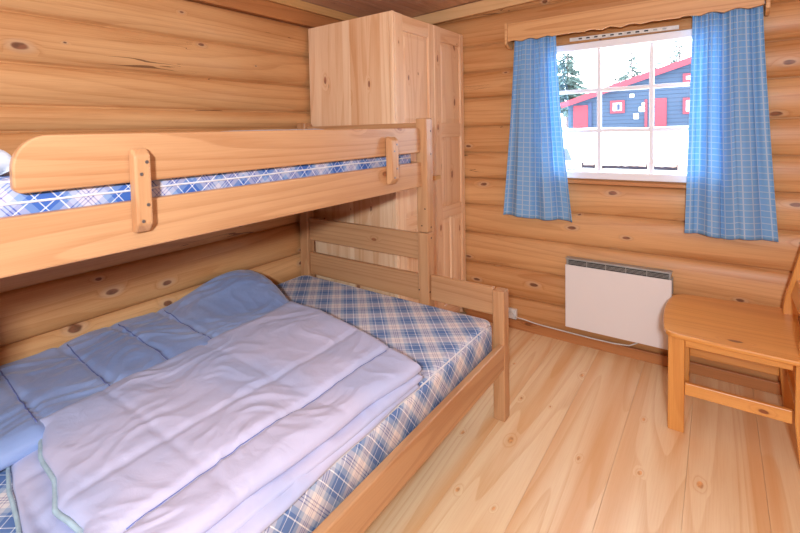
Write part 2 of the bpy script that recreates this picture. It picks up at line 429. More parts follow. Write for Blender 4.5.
# near side: glued staves
ys = [XL+0.02]
k = XL+0.022; edges = [k]
for w in (0.055, 0.11, 0.065, 0.06, 0.055, 0.06, 0.07, 0.10, 0.075): 
    k = min(k+w, WX-0.024); edges.append(k)
edges[-1] = WX-0.024
for a, b in zip(edges[:-1], edges[1:]): box(bm, a, b, WY0, WY0+0.018, 0.02, WT)
link_mesh('side_panel', bm, M['stave'], wd)
B('side_panel', XL+0.022, WX-0.024, WY1-0.018, WY1, 0.02, WT, M['warZ'], wd)
B('top_panel', XL+0.022, WX-0.024, WY0+0.019, WY1-0.019, WT-0.03, WT-0.012, M['warY'], wd)
B('plinth', XL+0.06, WX-0.04, WY0+0.02, WY1-0.02, 0.001, 0.07, M['warY'], wd)
B('back_panel', XL+0.024, XL+0.032, WY0+0.02, WY1-0.02, 0.075, WT-0.035, M['warZ'], wd)
B('corner_post', WX-0.023, WX+0.001, WY0-0.001, WY0+0.022, 0.02, WT+0.001, M['warZ'], wd, bevel=0.004)
def door(y0, y1, ls, rs, rails, mull):
    d = thing('d', '', '', (WX, (y0+y1)/2, 0.08)); d.name = 'door'; del d['label']; del d['category']
    d.parent = wd; d.location = (WX-wd.location.x, (y0+y1)/2-wd.location.y, 0.08)
    # rails = [(z0,z1)...] from the top
    X1 = WX+0.001; X0 = WX-0.021
    bm = new(); box(bm, X0, X1, y0, y0+ls, 0.08, WT-0.002); box(bm, X0, X1, y1-rs, y1, 0.08, WT-0.002)
    link_mesh('door_stile', bm, M['warZ'], d, bevel=0.003)
    for z0, z1 in rails:
        bm = new(); box(bm, X0, X1-0.001, y0+ls, y1-rs, z0, z1)
        link_mesh('door_rail', bm, M['warY'], d, bevel=0.004)
    for (a0, a1), (b0, b1) in zip(rails[:-1], rails[1:]):
        zb, zt = b1, a0
        spans = [(y0+ls, y1-rs)]
        if mull and zb < 0.3:
            ym = (y0+y1)/2+0.005
            bm = new(); box(bm, X0, X1-0.001, ym-0.018, ym+0.018, zb, zt); link_mesh('door_mullion', bm, M['warZ'], d, bevel=0.004)
            spans = [(y0+ls, ym-0.018), (ym+0.018, y1-rs)]
        for s0, s1 in spans:
            # raised and fielded panel
            bm = new(); L = bm.faces.layers.float['seed']
            g1 = 0.004; g2 = 0.03
            def rect(x, q): return [bm.verts.new((x, yy, zz)) for yy, zz in ((s0+q, zb+q), (s1-q, zb+q), (s1-q, zt-q), (s0+q, zt-q))]
            r0 = rect(X0+0.002, 0.0); r1 = rect(X1-0.014, 0.0); r2 = rect(X1-0.014, g1); r3 = rect(X1-0.006, min(g2, (s1-s0)*0.3)); 
            sd = R_.random()*50; fs = []
            for a, b in ((r0, r1), (r1, r2), (r2, r3)):
                for i in range(4): fs.append(bm.faces.new((a[i], a[(i+1) % 4], b[(i+1) % 4], b[i])))
            fs.append(bm.faces.new(r3)); fs.append(bm.faces.new(r0[::-1]))
            for f in fs: f[L] = sd
            bmesh.ops.recalc_face_normals(bm, faces=fs)
            link_mesh('door_panel', bm, M['warZ'], d)
    return d
rails = [(1.985, WT-0.004), (1.342, 1.44), (0.785, 0.868), (0.085, 0.18)]
d1 = door(WY0+0.024, 2.705, 0.085, 0.068, rails, False)
d2 = door(2.712, WY1, 0.085, 0.052, rails, True)
bm = new(); box(bm, WX+0.002, WX+0.024, 2.655, 2.735, 1.066, 1.094)
link_mesh('turn_catch', bm, M['trimY'], wd, bevel=0.005)
# protruding cover strip between the doors
B('cover_strip', WX+0.002, WX+0.014, 2.712, 2.735, 0.09, WT, M['warZ'], wd, bevel=0.002) if False else None

# ------------------------------------------------------------------ bunk bed
YF = 2.084; YP = 2.150
bed = thing('bunk_bed', 'pine family bunk bed with guard rail and wide lower berth', 'bunk bed', (-1.44, 1.1, 0))
def post(x0, x1, y0, y1, z0, z1): return B('post', x0, x1, y0, y1, z0, z1, M['furZ'], bed, bevel=0.006, seg=3)
NY0, NY1 = -0.04, 0.026
for (ya, yb) in ((YF, YP), (NY0, NY1)):
    post(-2.108, -2.038, ya, yb, 0.0, 1.458)
    post(-1.228, -1.165, ya, yb, 0.0, 0.857)
    post(-1.228, -1.165, ya, yb, 0.860, 1.458)
    post(-0.826, -0.770, ya, yb, 0.0, 0.628)
# rails of the lower berth
B('side_rail', -0.800, -0.770, NY1+0.001, YF-0.001, 0.256, 0.376, M['furY'], bed, bevel=0.005)
B('side_rail', -2.100, -2.070, NY1+0.001, YF-0.001, 0.256, 0.376, M['furY'], bed, bevel=0.005)
# upper berth side rails
B('side_rail', -1.224, -1.194, NY1+0.001, YF-0.001, 1.101, 1.230, M['furY'], bed, bevel=0.005)
B('side_rail', -2.100, -2.070, NY1+0.001, YF-0.001, 1.101, 1.230, M['furY'], bed, bevel=0.005)
# end boards
for ya, yb in ((YF+0.018, YF+0.046), (NY0+0.02, NY0+0.048)):
    for z0, z1, in ((1.295, 1.435), (1.11, 1.23), (0.707, 0.848), (0.485, 0.626)):
        B('end_board', -2.037, -1.229, ya, yb, z0, z1, M['furX'], bed, bevel=0.005)
    B('end_board', -1.164, -0.827, ya, yb, 0.50, 0.634, M['furX'], bed, bevel=0.005)
    B('end_rail', -2.037, -0.827, ya, yb, 0.262, 0.36, M['furX'], bed, bevel=0.005) if False else None
# bed bottoms
bm = new()
y = 0.05
while y < 2.0:
    box(bm, -2.066, -1.23, y, y+0.07, 1.150, 1.168); y += 0.12
link_mesh('slats', bm, M['furX'], bed)
bm = new(); y = 0.05
while y < 2.0:
    box(bm, -2.066, -0.804, y, y+0.07, 0.300, 0.318); y += 0.12
link_mesh('slats', bm, M['furX'], bed)
# guard rail with rounded corners
def rounded(y0, y1, z0, z1, r0, r1, n=10):
    pts = [(y0+0.012, z0), (y1-0.012, z0), (y1, z0+0.012)]
    pts += [(y1-r1+r1*math.cos(PI/2*k/n), z1-r1+r1*math.sin(PI/2*k/n)) for k in range(n+1)]
    pts += [(y0+r0-r0*math.sin(PI/2*k/n), z1-r0+r0*math.cos(PI/2*k/n)) for k in range(n+1)]
    pts += [(y0, z0+0.012)]
    return pts
bm = new(); prism(bm, rounded(0.310, YF-0.004, 1.279, 1.409, 0.075, 0.03), 0, -1.222, -1.196)
link_mesh('guard_rail', bm, M['furY'], bed, bevel=0.005, seg=3)
# clamp blocks outside
for y0, y1 in ((0.562, 0.607), (1.750, 1.812)):
    bm = new()
    c = 0.02
    prism(bm, [(-1.193, 1.148), (-1.193, 1.366), (-1.178, 1.370), (-1.158, 1.350), (-1.158, 1.170), (-1.176, 1.146)], 1, y0, y1)
    cb = link_mesh('clamp_block', bm, M['furZ'], bed, bevel=0.007, seg=3)
    for yy, zz in ((0.7, 0.84), (0.35, 0.70), (0.68, 0.33), (0.35, 0.14)):
        bm = new(); Y = y0+(y1-y0)*yy; Z = 1.148+0.22*zz
        tube(bm, [(-1.1575, Y, Z), (-1.1555, Y, Z)], 0.0045, 14)
        link_mesh('bolt', bm, M['screw'], cb)
# dark bolt holes in the posts
for (x, y, z, ax) in ((-1.165, YF+0.035, 0.885, 0), (-1.165, YF+0.035, 0.828, 0), (-1.165, YF+0.045, 1.39, 0), (-1.165, YF+0.045, 1.27, 0),
                      (-1.165, YF+0.012, 0.545, 0), (-1.222, YF, 0.55, 1), (-1.20, YF, 0.895, 1), (-1.18, YF, 0.985, 1)):
    bm = new()
    if ax == 0: tube(bm, [(x-0.0005, y, z), (x+0.0008, y, z)], 0.0052, 12)
    else: tube(bm, [(x, y+0.0005, z), (x, y-0.0008, z)], 0.004, 12)
    link_mesh('bolt_hole', bm, M['hole'], bed)

# ------------------------------------------------------------------ mattresses
def mattress(name, label, x0, x1, y0, y1, z0, z1, r, mat, pipe_z, sag=0.0, group=None):
    t = thing(name, label, 'mattress', ((x0+x1)/2, (y0+y1)/2, z0))
    bm = new(); uvl = bm.loops.layers.uv.new('UVMap')
    # section through the thickness as inset/height list
    sec = [(0.012, z0)] + [(0.0, z0+0.012)] + [(0.0, z1-r)]
    for k in range(1, 7):
        a = PI/2*k/6; sec.append((r-r*math.cos(a), z1-r+r*math.sin(a)))
    cr = 0.06
    def outline(ins):
        pts = []; rr = max(cr-ins, 0.01)
        for cx, cy, a0 in ((x1-cr, y1-cr, 0), (x0+cr, y1-cr, 90), (x0+cr, y0+cr, 180), (x1-cr, y0+cr, 270)):
            for k in range(7):
                a = math.radians(a0+90*k/6); pts.append((cx+rr*math.cos(a), cy+rr*math.sin(a)))
        # subdivide long sides
        out = []
        for i, p in enumerate(pts):
            q = pts[(i+1) % len(pts)]; out.append(p)
            if math.hypot(q[0]-p[0], q[1]-p[1]) > 0.3:
                for m in range(1, 30): out.append((p[0]+(q[0]-p[0])*m/30, p[1]+(q[1]-p[1])*m/30))
        return out
    rings = []; arc = 0; prev = None; arcs = []
    base = outline(0)
    for ins, z in sec[::-1]:
        if prev: arc += math.hypot(ins-prev[0], z-prev[1])
        arcs.append(arc); prev = (ins, z)
        o = outline(ins)
        rings.append([bm.verts.new((p[0], p[1], z + 0.004*noise.noise(Vector((p[0]*4, p[1]*4, z*3))))) for p in o])
    nrm = []
    for i in range(len(base)):
        a = base[i-1]; b = base[(i+1) % len(base)]; dx, dy = b[0]-a[0], b[1]-a[1]; l = math.hypot(dx, dy)
        nrm.append((dy/l, -dx/l))
    topo = outline(r)
    UV = {}
    for ri, ring in enumerate(rings):
        for i, v in enumerate(ring):
            n_ = nrm[i]
            if abs(n_[0]) >= abs(n_[1]): uv = (topo[i][0]+arcs[ri]*(1 if n_[0] > 0 else -1), topo[i][1])
            else: uv = (topo[i][0], topo[i][1]+arcs[ri]*(1 if n_[1] > 0 else -1))
            UV[v] = uv
    fs = []
    for a, b in zip(rings[:-1], rings[1:]):
        for i in range(len(a)):
            fs.append(bm.faces.new((a[i], b[i], b[(i+1) % len(a)], a[(i+1) % len(a)])))
    # top as strips
    top = bm.faces.new(rings[0]); bot = bm.faces.new(rings[-1][::-1]); fs += [top, bot]
    for f in fs:
        f.smooth = f not in (top, bot)
        for l in f.loops: l[uvl].uv = UV[l.vert]
    bmesh.ops.recalc_face_normals(bm, faces=fs)
    link_mesh('ticking', bm, mat, t)
    for zz in pipe_z:
        ins = 0.0
        if zz > z1-r:
            s_ = (zz-(z1-r))/r; ins = r-r*math.sqrt(max(0, 1-s_*s_))
        o = outline(ins)
        bm = new(); tube(bm, [(p[0], p[1], zz + 0.003*noise.noise(Vector((p[0]*6, p[1]*6, 1)))) for p in o] + [(o[0][0], o[0][1], zz)], 0.0032, 6)
        link_mesh('piping', bm, M['piping'], t, smooth=True)
    return t
mattress('mattress', 'wide blue and cream plaid mattress on the lower berth', -2.066, -0.806, 0.032, 2.076, 0.319, 0.492, 0.035, M['plaid'], (0.482,))
mattress('mattress', 'blue plaid mattress on the upper berth behind the guard rail', -2.066, -1.228, 0.032, 2.076, 1.169, 1.315, 0.03, M['plaid2'], (1.256, 1.305))

# ------------------------------------------------------------------ bedding
def puff(name, parent, mat, N, F, thick, base, edge, wr, seams=(), nx=110, ny=150, seed=0, bend=None, flat=0.3):
    """stuffed sheet: N near edge polyline, F far edge polyline (left to right), base(x,y) height, seams [(axis, value)]"""
    def samp(P, s):
        d = [0]
        for a, b in zip(P[:-1], P[1:]): d.append(d[-1]+math.hypot(b[0]-a[0], b[1]-a[1]))
        t = s*d[-1]
        for i in range(len(P)-1):
            if t <= d[i+1] or i == len(P)-2:
                u = (t-d[i])/(d[i+1]-d[i]); return P[i][0]+(P[i+1][0]-P[i][0])*u, P[i][1]+(P[i+1][1]-P[i][1])*u
    bm = new(); T = []; Bt = []
    Wd = math.hypot(N[0][0]-N[-1][0], N[0][1]-N[-1][1]); H = math.hypot(N[0][0]-F[0][0], N[0][1]-F[0][1])
    so = Vector((seed*3.1, seed*1.7, seed*0.9))
    def height(x, y, e):
        q = Vector((x, y, 0)) + so
        prof = math.sqrt(max(0, 1-(1-min(e/edge, 1))**2))
        h = thick*(0.42+0.58*prof)
        sm = 1.0
        for ax, val, dep in seams:
            dd = abs((x if ax == 0 else y) - val - 0.012*noise.noise(q*5+Vector((val*9, 0, 0))))
            pk = 0.5+0.5*noise.noise(Vector(((y if ax == 0 else x)*26, val*3, seed)))
            sm *= 1-dep*math.exp(-(dd/0.014)**2)
            sm *= 1-dep*0.45*pk*math.exp(-(dd/0.06)**2)
        w = 0
        r1 = noise.noise(q*4.2+Vector((0, 0, 3))); r2 = noise.noise(Vector((q.x*9+2*r1, q.y*5.0, 7)));
        r3 = noise.noise(Vector((q.x*15+3*r1, q.y*11+2*r2, 11)))
        r4 = noise.noise(Vector((q.x*26+4*r2, q.y*17+4*r1, 17)))
        w = wr*(0.9*r1 + 1.0*(0.5-abs(r2)**0.7) + 0.45*(0.45-abs(r3)**0.7) + 0.12*(0.4-abs(r4)**0.7))
        return base(x, y) + thick*0.42 + (h-thick*0.42)*sm + w*min(1, e/edge)
    for j in range(ny+1):
        t = j/ny; rt, rb = [], []
        for i in range(nx+1):
            s = i/nx
            # denser towards the edges
            s2 = 0.5-0.5*math.cos(PI*s); s2 = 0.6*s+0.4*s2; t2 = 0.6*t+0.4*(0.5-0.5*math.cos(PI*t))
            a = samp(N, s2); b = samp(F, s2)
            x = a[0]+(b[0]-a[0])*t2; y = a[1]+(b[1]-a[1])*t2
            e = min(s2*Wd, (1-s2)*Wd, t2*H, (1-t2)*H)
            wob = 0.013*min(1, 1)
            x += wob*noise.noise(Vector((y*5, x*2, seed))); y += wob*noise.noise(Vector((x*5, y*2, seed+5)))
            rt.append(bm.verts.new((x, y, height(x, y, e))))
            if 0 < i < nx and 0 < j < ny and (i % 6 == 0 or True):
                rb.append(None)
        T.append(rt)
    # flat underside
    fs = []
    for j in range(ny):
        for i in range(nx):
            fs.append(bm.faces.new((T[j][i], T[j][i+1], T[j+1][i+1], T[j+1][i])))
    rim = [T[0][i] for i in range(nx)] + [T[j][nx] for j in range(ny)] + [T[ny][i] for i in range(nx, 0, -1)] + [T[j][0] for j in range(ny, 0, -1)]
    cx = sum(v.co.x for v in rim)/len(rim); cy = sum(v.co.y for v in rim)/len(rim)
    n = len(rim); lows = []
    for ins, dz in ((0.002, 0.35), (0.010, 0.75), (0.028, 1.0)):
        ring = []
        for i, v in enumerate(rim):
            a = rim[i-3].co; b = rim[(i+3) % n].co; tx, ty = b.x-a.x, b.y-a.y; l = math.hypot(tx, ty) or 1
            nx_, ny_ = -ty/l, tx/l
            if (cx-v.co.x)*nx_+(cy-v.co.y)*ny_ < 0: nx_, ny_ = -nx_, -ny_
            ring.append(bm.verts.new((v.co.x+nx_*ins, v.co.y+ny_*ins, v.co.z-0.42*thick*dz)))
        lows.append(ring)
    for ra, rb_ in ((rim, lows[0]), (lows[0], lows[1])):
        for i in range(n): fs.append(bm.faces.new((ra[i], rb_[i], rb_[(i+1) % n], ra[(i+1) % n])))
    rim = lows[1]; low = lows[2]
    for i in range(n): fs.append(bm.faces.new((rim[i], low[i], low[(i+1) % n], rim[(i+1) % n])))
    zc = sum(v.co.z for v in low)/n; cv = bm.verts.new((cx, cy, zc))
    for i in range(n): fs.append(bm.faces.new((low[i], cv, low[(i+1) % n])))
    bmesh.ops.recalc_face_normals(bm, faces=fs)
    for f in fs[:-1]: f.smooth = True
    o = link_mesh(name, bm, mat, parent)
    o['_'] = 0; del o['_']
    return o, (lambda x, y, e=1.0: height(x, y, e))

dv = thing('duvet', 'crumpled blue and lilac quilted duvet folded on the lower mattress', 'duvet', (-1.4, 0.9, 0.495))
MT = 0.500
def tri(v, a, b, c): 
    return smoothstep(a, b, v)*(1-smoothstep(b, c, v))
# lower lilac fold, sticking out at right and at the near left
N2 = [(-1.62, 0.385), (-1.52, 0.352), (-1.38, 0.318), (-1.16, 0.275), (-0.95, 0.25), (-0.785, 0.25)]
F2 = [(-1.66, 1.50), (-1.25, 1.475), (-1.02, 1.41), (-0.790, 1.335)]
l2, h2 = puff('lower_fold', dv, M['lilac'], N2, F2, 0.028, lambda x, y: MT, 0.035, 0.007, ((1, 0.33, 0.5), (0, -1.38, .4)), seed=3, nx=90, ny=110)
# blue layer against the wall
def base_b(x, y):
    return MT+0.012+0.075*tri(y, 1.0, 1.47, 1.86)*(1-smoothstep(-2.05, -1.62, x)) + 0.012*math.sin(y*9)*(1-smoothstep(-2.0, -1.7, x))
NB = [(-2.10, 0.06), (-1.85, 0.06), (-1.44, 0.08)]
FB = [(-2.10, 1.68), (-1.95, 1.67), (-1.75, 1.60), (-1.575, 1.53)]
# middle fold, its wavy lip showing along the right-hand edge
N3 = [(-1.50, 0.45), (-1.2, 0.40), (-0.95, 0.345), (-0.820, 0.33)]
F3 = [(-1.55, 1.49), (-1.25, 1.47), (-1.02, 1.42), (-0.788, 1.372)]
l3, h3 = puff('middle_fold', dv, M['lilac'], N3, F3, 0.022, lambda x, y: MT+0.018, 0.03, 0.009, (), seed=9, nx=80, ny=120)
# upper lilac fold
def base_t(x, y): return MT+0.034-0.006*(1-smoothstep(0.33, 0.6, y))
N1 = [(-1.565, 0.405), (-1.50, 0.428), (-1.40, 0.395), (-1.27, 0.378), (-1.17, 0.348), (-1.06, 0.362), (-0.995, 0.325), (-0.93, 0.30), (-0.860, 0.30)]
F1 = [(-1.63, 1.545), (-1.42, 1.545), (-1.26, 1.515), (-1.03, 1.452), (-0.812, 1.380)]
l1, h1 = puff('upper_fold', dv, M['lilac'], N1, F1, 0.045, base_t, 0.045, 0.0085, ((0, -0.975, 0.55), (0, -1.155, 0.25), (1, 0.62, 0.15), (1, 1.0, 0.12)), seed=1, nx=130, ny=170)
bl, hb = puff('blue_layer', dv, M['blue_satin'], NB, [(-2.10, 1.68), (-1.95, 1.67), (-1.75, 1.60), (-1.565, 1.53)], 0.055, base_b, 0.05, 0.012,
              ((1, 0.44, 0.3), (1, 0.66, 0.3), (1, 0.87, 0.3), (1, 1.075, 0.3)), seed=2, nx=80, ny=220)
# stitched seam lines
def seamline(pts, hf, mat, r=0.0016, name='seam_line', lift=0.0):
    bm = new(); out = []
    for a, b in zip(pts[:-1], pts[1:]):
        for k in range(24):
            t = k/24; x = a[0]+(b[0]-a[0])*t; y = a[1]+(b[1]-a[1])*t
            out.append((x, y, hf(x, y)+lift))
    x, y = pts[-1]; out.append((x, y, hf(x, y)+lift))
    tube(bm, out, r, 6); return link_mesh(name, bm, mat, dv, smooth=True)
seamline([(-0.978, 0.42), (-0.980, 0.726), (-0.975, 1.033), (-0.955, 1.38)], h1, M['thread'], 0.0020)
for a, b in (((-2.04, 0.455), (-1.53, 0.42)), ((-2.04, 0.68), (-1.53, 0.64)), ((-2.04, 0.885), (-1.53, 0.858)), ((-2.04, 1.10), (-1.50, 1.04))):
    seamline([a, b], hb, M['thread'], 0.0022)
# piping round the edges
def pipe_along(P, z, mat, r, zf=None):
    bm = new(); out = []
    for a, b in zip(P[:-1], P[1:]):
        for k in range(12):
            t = k/12; x = a[0]+(b[0]-a[0])*t; y = a[1]+(b[1]-a[1])*t
            x += 0.013*noise.noise(Vector((y*5, x*2, 1))); y += 0.013*noise.noise(Vector((x*5, y*2, 6)))
            out.append((x, y, (zf(x, y) if zf else z)+0.006*noise.noise(Vector((x*14, y*14, 2)))))
    tube(bm, out, r, 8); return link_mesh('piping', bm, mat, dv, smooth=True)
pipe_along([(p[0], p[1]-0.002) for p in N1], MT+0.050, M['mint'], 0.0065)
pipe_along([(p[0], p[1]-0.002) for p in N2], MT+0.014, M['mint'], 0.0055)
pipe_along([(-1.50, 0.2), (-1.52, 0.6), (-1.53, 1.0), (-1.56, 1.53)], 0, M['bluepipe'], 0.0035, lambda x, y: base_b(x, y)+0.024)

# white bedding on the upper berth
ub = thing('pillow', 'white crumpled bedding heaped at the near end of the upper berth', 'bedding', (-1.65, 0.22, 1.32))
o, _ = puff('pillow_cover', ub, M['whitecloth'], [(-1.95, 0.04), (-1.26, 0.04)], [(-1.95, 0.37), (-1.26, 0.335)], 0.078, lambda x, y: 1.319, 0.12, 0.012, seed=6, nx=50, ny=40)
ub = thing('folded_blanket', 'white folded blanket showing just above the guard rail at the far end', 'blanket', (-1.7, 1.5, 1.32))
o, _ = puff('blanket_cover', ub, M['whitecloth'], [(-1.95, 1.25), (-1.45, 1.25)], [(-1.95, 1.75), (-1.45, 1.75)], 0.096, lambda x, y: 1.319, 0.1, 0.004, seed=8, nx=40, ny=40)

# ------------------------------------------------------------------ heater, socket
ht = thing('panel_heater', 'white electric panel heater on the log wall below the window', 'heater', (-0.47, YW, 0.12))
HY = YW-0.068
bm = new(); box(bm, -0.742, -0.196, YW-0.060, YW-0.006, 0.13, 0.552); link_mesh('heater_body', bm, M['grey_metal'], ht, bevel=0.004)
bm = new(); box(bm, -0.746, -0.192, HY-0.006, YW-0.0605, 0.118, 0.520); link_mesh('front_panel', bm, M['heater'], ht, bevel=0.005, seg=3)
bm = new(); box(bm, -0.746, -0.192, YW-0.066, YW-0.010, 0.5525, 0.562); link_mesh('top_cap', bm, M['grey_metal'], ht, bevel=0.003)
bm = new(); box(bm, -0.728, -0.206, YW-0.0625, YW-0.0602, 0.5205, 0.550); gr = link_mesh('grille', bm, M['slot'], ht)
bm = new()
for z in (0.5285, 0.536, 0.5435): box(bm, -0.728, -0.206, YW-0.066, YW-0.0626, z-0.0013, z+0.0013)
for k in range(1, 5):
    x = -0.728+0.522*k/5; box(bm, x-0.002, x+0.002, YW-0.0665, YW-0.0626, 0.5205, 0.5515)
link_mesh('grille_bars', bm, M['grey_metal'], gr)
bm = new()
for k in range(7): box(bm, -0.1955, -0.188, YW-0.055, YW-0.012, 0.44+0.013*k, 0.446+0.013*k)
link_mesh('side_louvre', bm, M['grey_metal'], ht)
bm = new()
cab = [(-1.078, YW-0.040, 0.088), (-1.02, YW-0.045, 0.089), (-0.95, YW-0.040, 0.078), (-0.90, YW-0.038, 0.074), (-0.80, YW-0.038, 0.071), (-0.70, YW-0.036, 0.068),
       (-0.60, YW-0.036, 0.066), (-0.48, YW-0.036, 0.067), (-0.40, YW-0.034, 0.075), (-0.36, YW-0.03, 0.10), (-0.35, YW-0.03, 0.135)]
tube(bm, cab, 0.0038, 8); link_mesh('power_cord', bm, M['plastic'], ht, smooth=True)
sk = thing('power_socket', 'small white wall socket with plug beside the bed end', 'socket', (-1.10, YW, 0.066))
bm = new(); box(bm, -1.142, -1.070, YW-0.030, YW-0.003, 0.066, 0.136); link_mesh('socket_box', bm, M['plastic'], sk, bevel=0.005, seg=3)
bm = new(); tube(bm, [(-1.105, YW-0.031, 0.098), (-1.105, YW-0.048, 0.098)], 0.018, 16); link_mesh('plug', bm, M['plastic'], sk, bevel=0.003)

# ------------------------------------------------------------------ pelmet, vent, curtains
pl = thing('pelmet', 'long pine pelmet board with scalloped lower edge above the window', 'pelmet', (-0.45, YW, 1.95))
px0, px1, PY = -1.085, 0.175, YW-0.115
pts = [(px0, 2.080), (px0, 1.966)]
n = 180
for k in range(n+1):
    x = px0+0.004+(px1-px0-0.008)*k/n
    ph = (x-px0)/0.092
    z = 1.958 + 0.008*abs(math.sin(PI*ph))**0.7 + 0.003*math.sin(ph*5.1)
    pts.append((x, z))
pts += [(px1, 2.080)]
bm = new(); prism(bm, pts, 1, PY, PY+0.018); link_mesh('front_board', bm, M['pelX'], pl, bevel=0.0025)
for xa, xb in ((px0-0.018, px0-0.001), (px1+0.001, px1+0.018)):
    bm = new(); prism(bm, [(PY-0.004, 2.085), (YW-0.004, 2.085), (YW-0.004, 1.925), (PY+0.05, 1.925), (PY+0.03, 1.938), (PY+0.018, 1.946), (PY-0.004, 1.946)], 0, xa, xb)
    link_mesh('end_board', bm, M['pelX'], pl, bevel=0.003)
B('top_board', px0, px1, PY+0.019, YW-0.004, 2.066, 2.078, M['pelX'], pl)
bm = new(); tube(bm, [(px0, PY+0.045, 1.985), (px1, PY+0.045, 1.985)], 0.006, 10); link_mesh('curtain_rail', bm, M['white_paint'], pl)

vn = thing('window_vent', 'slim white slotted ventilator strip on the wall above the window', 'vent', (-0.45, YW, 1.92))
bm = new(); prism(bm, [(-0.730, 1.928), (-0.730, 1.951), (-0.172, 1.942), (-0.172, 1.919)], 1, YW-0.012, YW-0.0015); link_mesh('vent_plate', bm, M['plastic'], vn, bevel=0.002)
for k in range(11):
    x = -0.668+0.043*k; z = 1.9395-0.009*(x+0.73)/0.558
    bm = new(); box(bm, x-0.0095, x+0.0095, YW-0.0135, YW-0.0122, z-0.004, z+0.004)
    link_mesh('vent_slot', bm, M['slot'] if k < 9 else M['grey_metal'], vn)

def curtain(label, tl, tr, bl_, br_, zt, zb, folds, seed, hem=None, width=1.7):
    t = thing('curtain', label, 'curtain', ((bl_+br_)/2, YW-0.08, zb), 'curtains either side of the window')
    bm = new(); uvl = bm.loops.layers.uv.new('UVMap'); nx, nz = 220, 60
    V = []; UV = {}
    for j in range(nz+1):
        q = j/nz; z = zt+(zb-zt)*q; row = []; arc = 0; prev = None
        amp = 0.013+0.012*smoothstep(0, 0.5, q)
        l = tl+(bl_-tl)*(q**1.1); r = tr+(br_-tr)*(q**1.3)
        for i in range(nx+1):
            s = i/nx
            sw = s + 0.035*math.sin(2*PI*(s*1.3+seed)) + 0.012*math.sin(q*3+seed)*math.sin(PI*s)
            x = l+(r-l)*s
            ph = 2*PI*folds*sw
            y = YW-0.068 + amp*(math.sin(ph)+0.22*math.sin(2.3*ph+seed*2+q*1.5)) + 0.005*math.sin(5.7*ph+seed)*(1-q)
            x += 0.006*math.sin(2*ph+1)*amp/0.02
            zz = z + (hem(s) if hem else 0)*q
            if prev is not None: arc += math.hypot(x-prev[0], y-prev[1])
            prev = (x, y)
            v = bm.verts.new((x, y, zz)); row.append(v); UV[v] = (arc, z)
        sc = 1.0
        V.append(row)
        tot = arc
        for v in row: UV[v] = (UV[v][0]/tot*0.036*(width), UV[v][1])
    for j in range(nz):
        for i in range(nx):
            f = bm.faces.new((V[j][i], V[j+1][i], V[j+1][i+1], V[j][i+1])); f.smooth = True
            for lp in f.loops: lp[uvl].uv = UV[lp.vert]
    o = link_mesh('curtain_cloth', bm, M['curtain'], t)
    so = o.modifiers.new('thickness', 'SOLIDIFY'); so.thickness = 0.0015
    return t
curtain('blue checked curtain left of the window, nearer the wardrobe', -1.060, -0.792, -1.152, -0.694, 1.985, 0.795, 2.7, 0.15, lambda s: 0.006*math.sin(s*9), 12)
curtain('blue checked curtain right of the window, above the chair', -0.110, 0.163, -0.139, 0.231, 1.985, 0.795, 2.6, 0.6, lambda s: -0.016*tri(s, 0.25, 0.48, 0.62), 11)

# ------------------------------------------------------------------ chair
ch = thing('chair', 'sturdy honey pine chair with wide rounded seat facing the bed', 'chair', (0.03, 2.76, 0))
seat = [(-0.135, 2.448), (0.05, 2.436), (0.252, 2.430), (0.30, 2.43), (0.30, 3.10), (0.12, 3.085), (-0.06, 3.066), (-0.135, 3.055), (-0.165, 3.035),
        (-0.183, 3.0), (-0.194, 2.93), (-0.200, 2.85), (-0.202, 2.76), (-0.199, 2.67), (-0.192, 2.58), (-0.184, 2.51), (-0.174, 2.475), (-0.156, 2.456)]
bm = new(); prism(bm, seat, 2, 0.4435, 0.466); link_mesh('seat', bm, M['chX'], ch, bevel=0.007, seg=3)
B('leg', -0.167, -0.106, 2.490, 2.518, 0, 0.443, M['chZ'], ch, bevel=0.004)
B('leg', -0.167, -0.106, 2.990, 3.018, 0, 0.443, M['chZ'], ch, bevel=0.004)
def rear(y0, y1):
    poly = [(0.262, 0.0), (0.318, 0.0), (0.306, 0.20), (0.304, 0.44), (0.312, 0.52), (0.342, 0.70), (0.385, 0.90), (0.37, 0.915), (0.345, 0.91),
            (0.312, 0.79), (0.282, 0.65), (0.260, 0.55), (0.2535, 0.50), (0.2535, 0.44), (0.244, 0.42), (0.244, 0.19)]
    if y0 < 2.7: poly = [(x+0.006, z) for x, z in poly]
    bm = new(); prism(bm, poly, 1, y0, y1); return link_mesh('leg', bm, M['chZ'], ch, bevel=0.004)
rear(2.492, 2.520); rear(3.005, 3.033)
B('apron', -0.105, 0.243, 2.495, 2.515, 0.398, 0.442, M['chX'], ch)
B('apron', -0.105, 0.243, 2.995, 3.015, 0.398, 0.442, M['chX'], ch)
B('apron', -0.160, -0.140, 2.519, 2.989, 0.398, 0.442, M['chY'], ch)
B('stretcher', -0.105, 0.243, 2.495, 2.515, 0.178, 0.232, M['chX'], ch)
B('stretcher', -0.105, 0.243, 2.995, 3.015, 0.155, 0.208, M['chX'], ch)
B('stretcher', 0.27, 0.288, 2.521, 3.004, 0.155, 0.205, M['chY'], ch)
def slat(z0, z1, xo):
    bm = new(); prism(bm, [(xo-0.012, z0), (xo+0.010, z0), (xo+0.010+(z1-z0)*0.23, z1), (xo-0.012+(z1-z0)*0.23, z1)], 1, 2.521, 3.004)
    link_mesh('back_slat', bm, M['chY'], ch, bevel=0.004)
slat(0.56, 0.64, 0.290); slat(0.74, 0.88, 0.338)

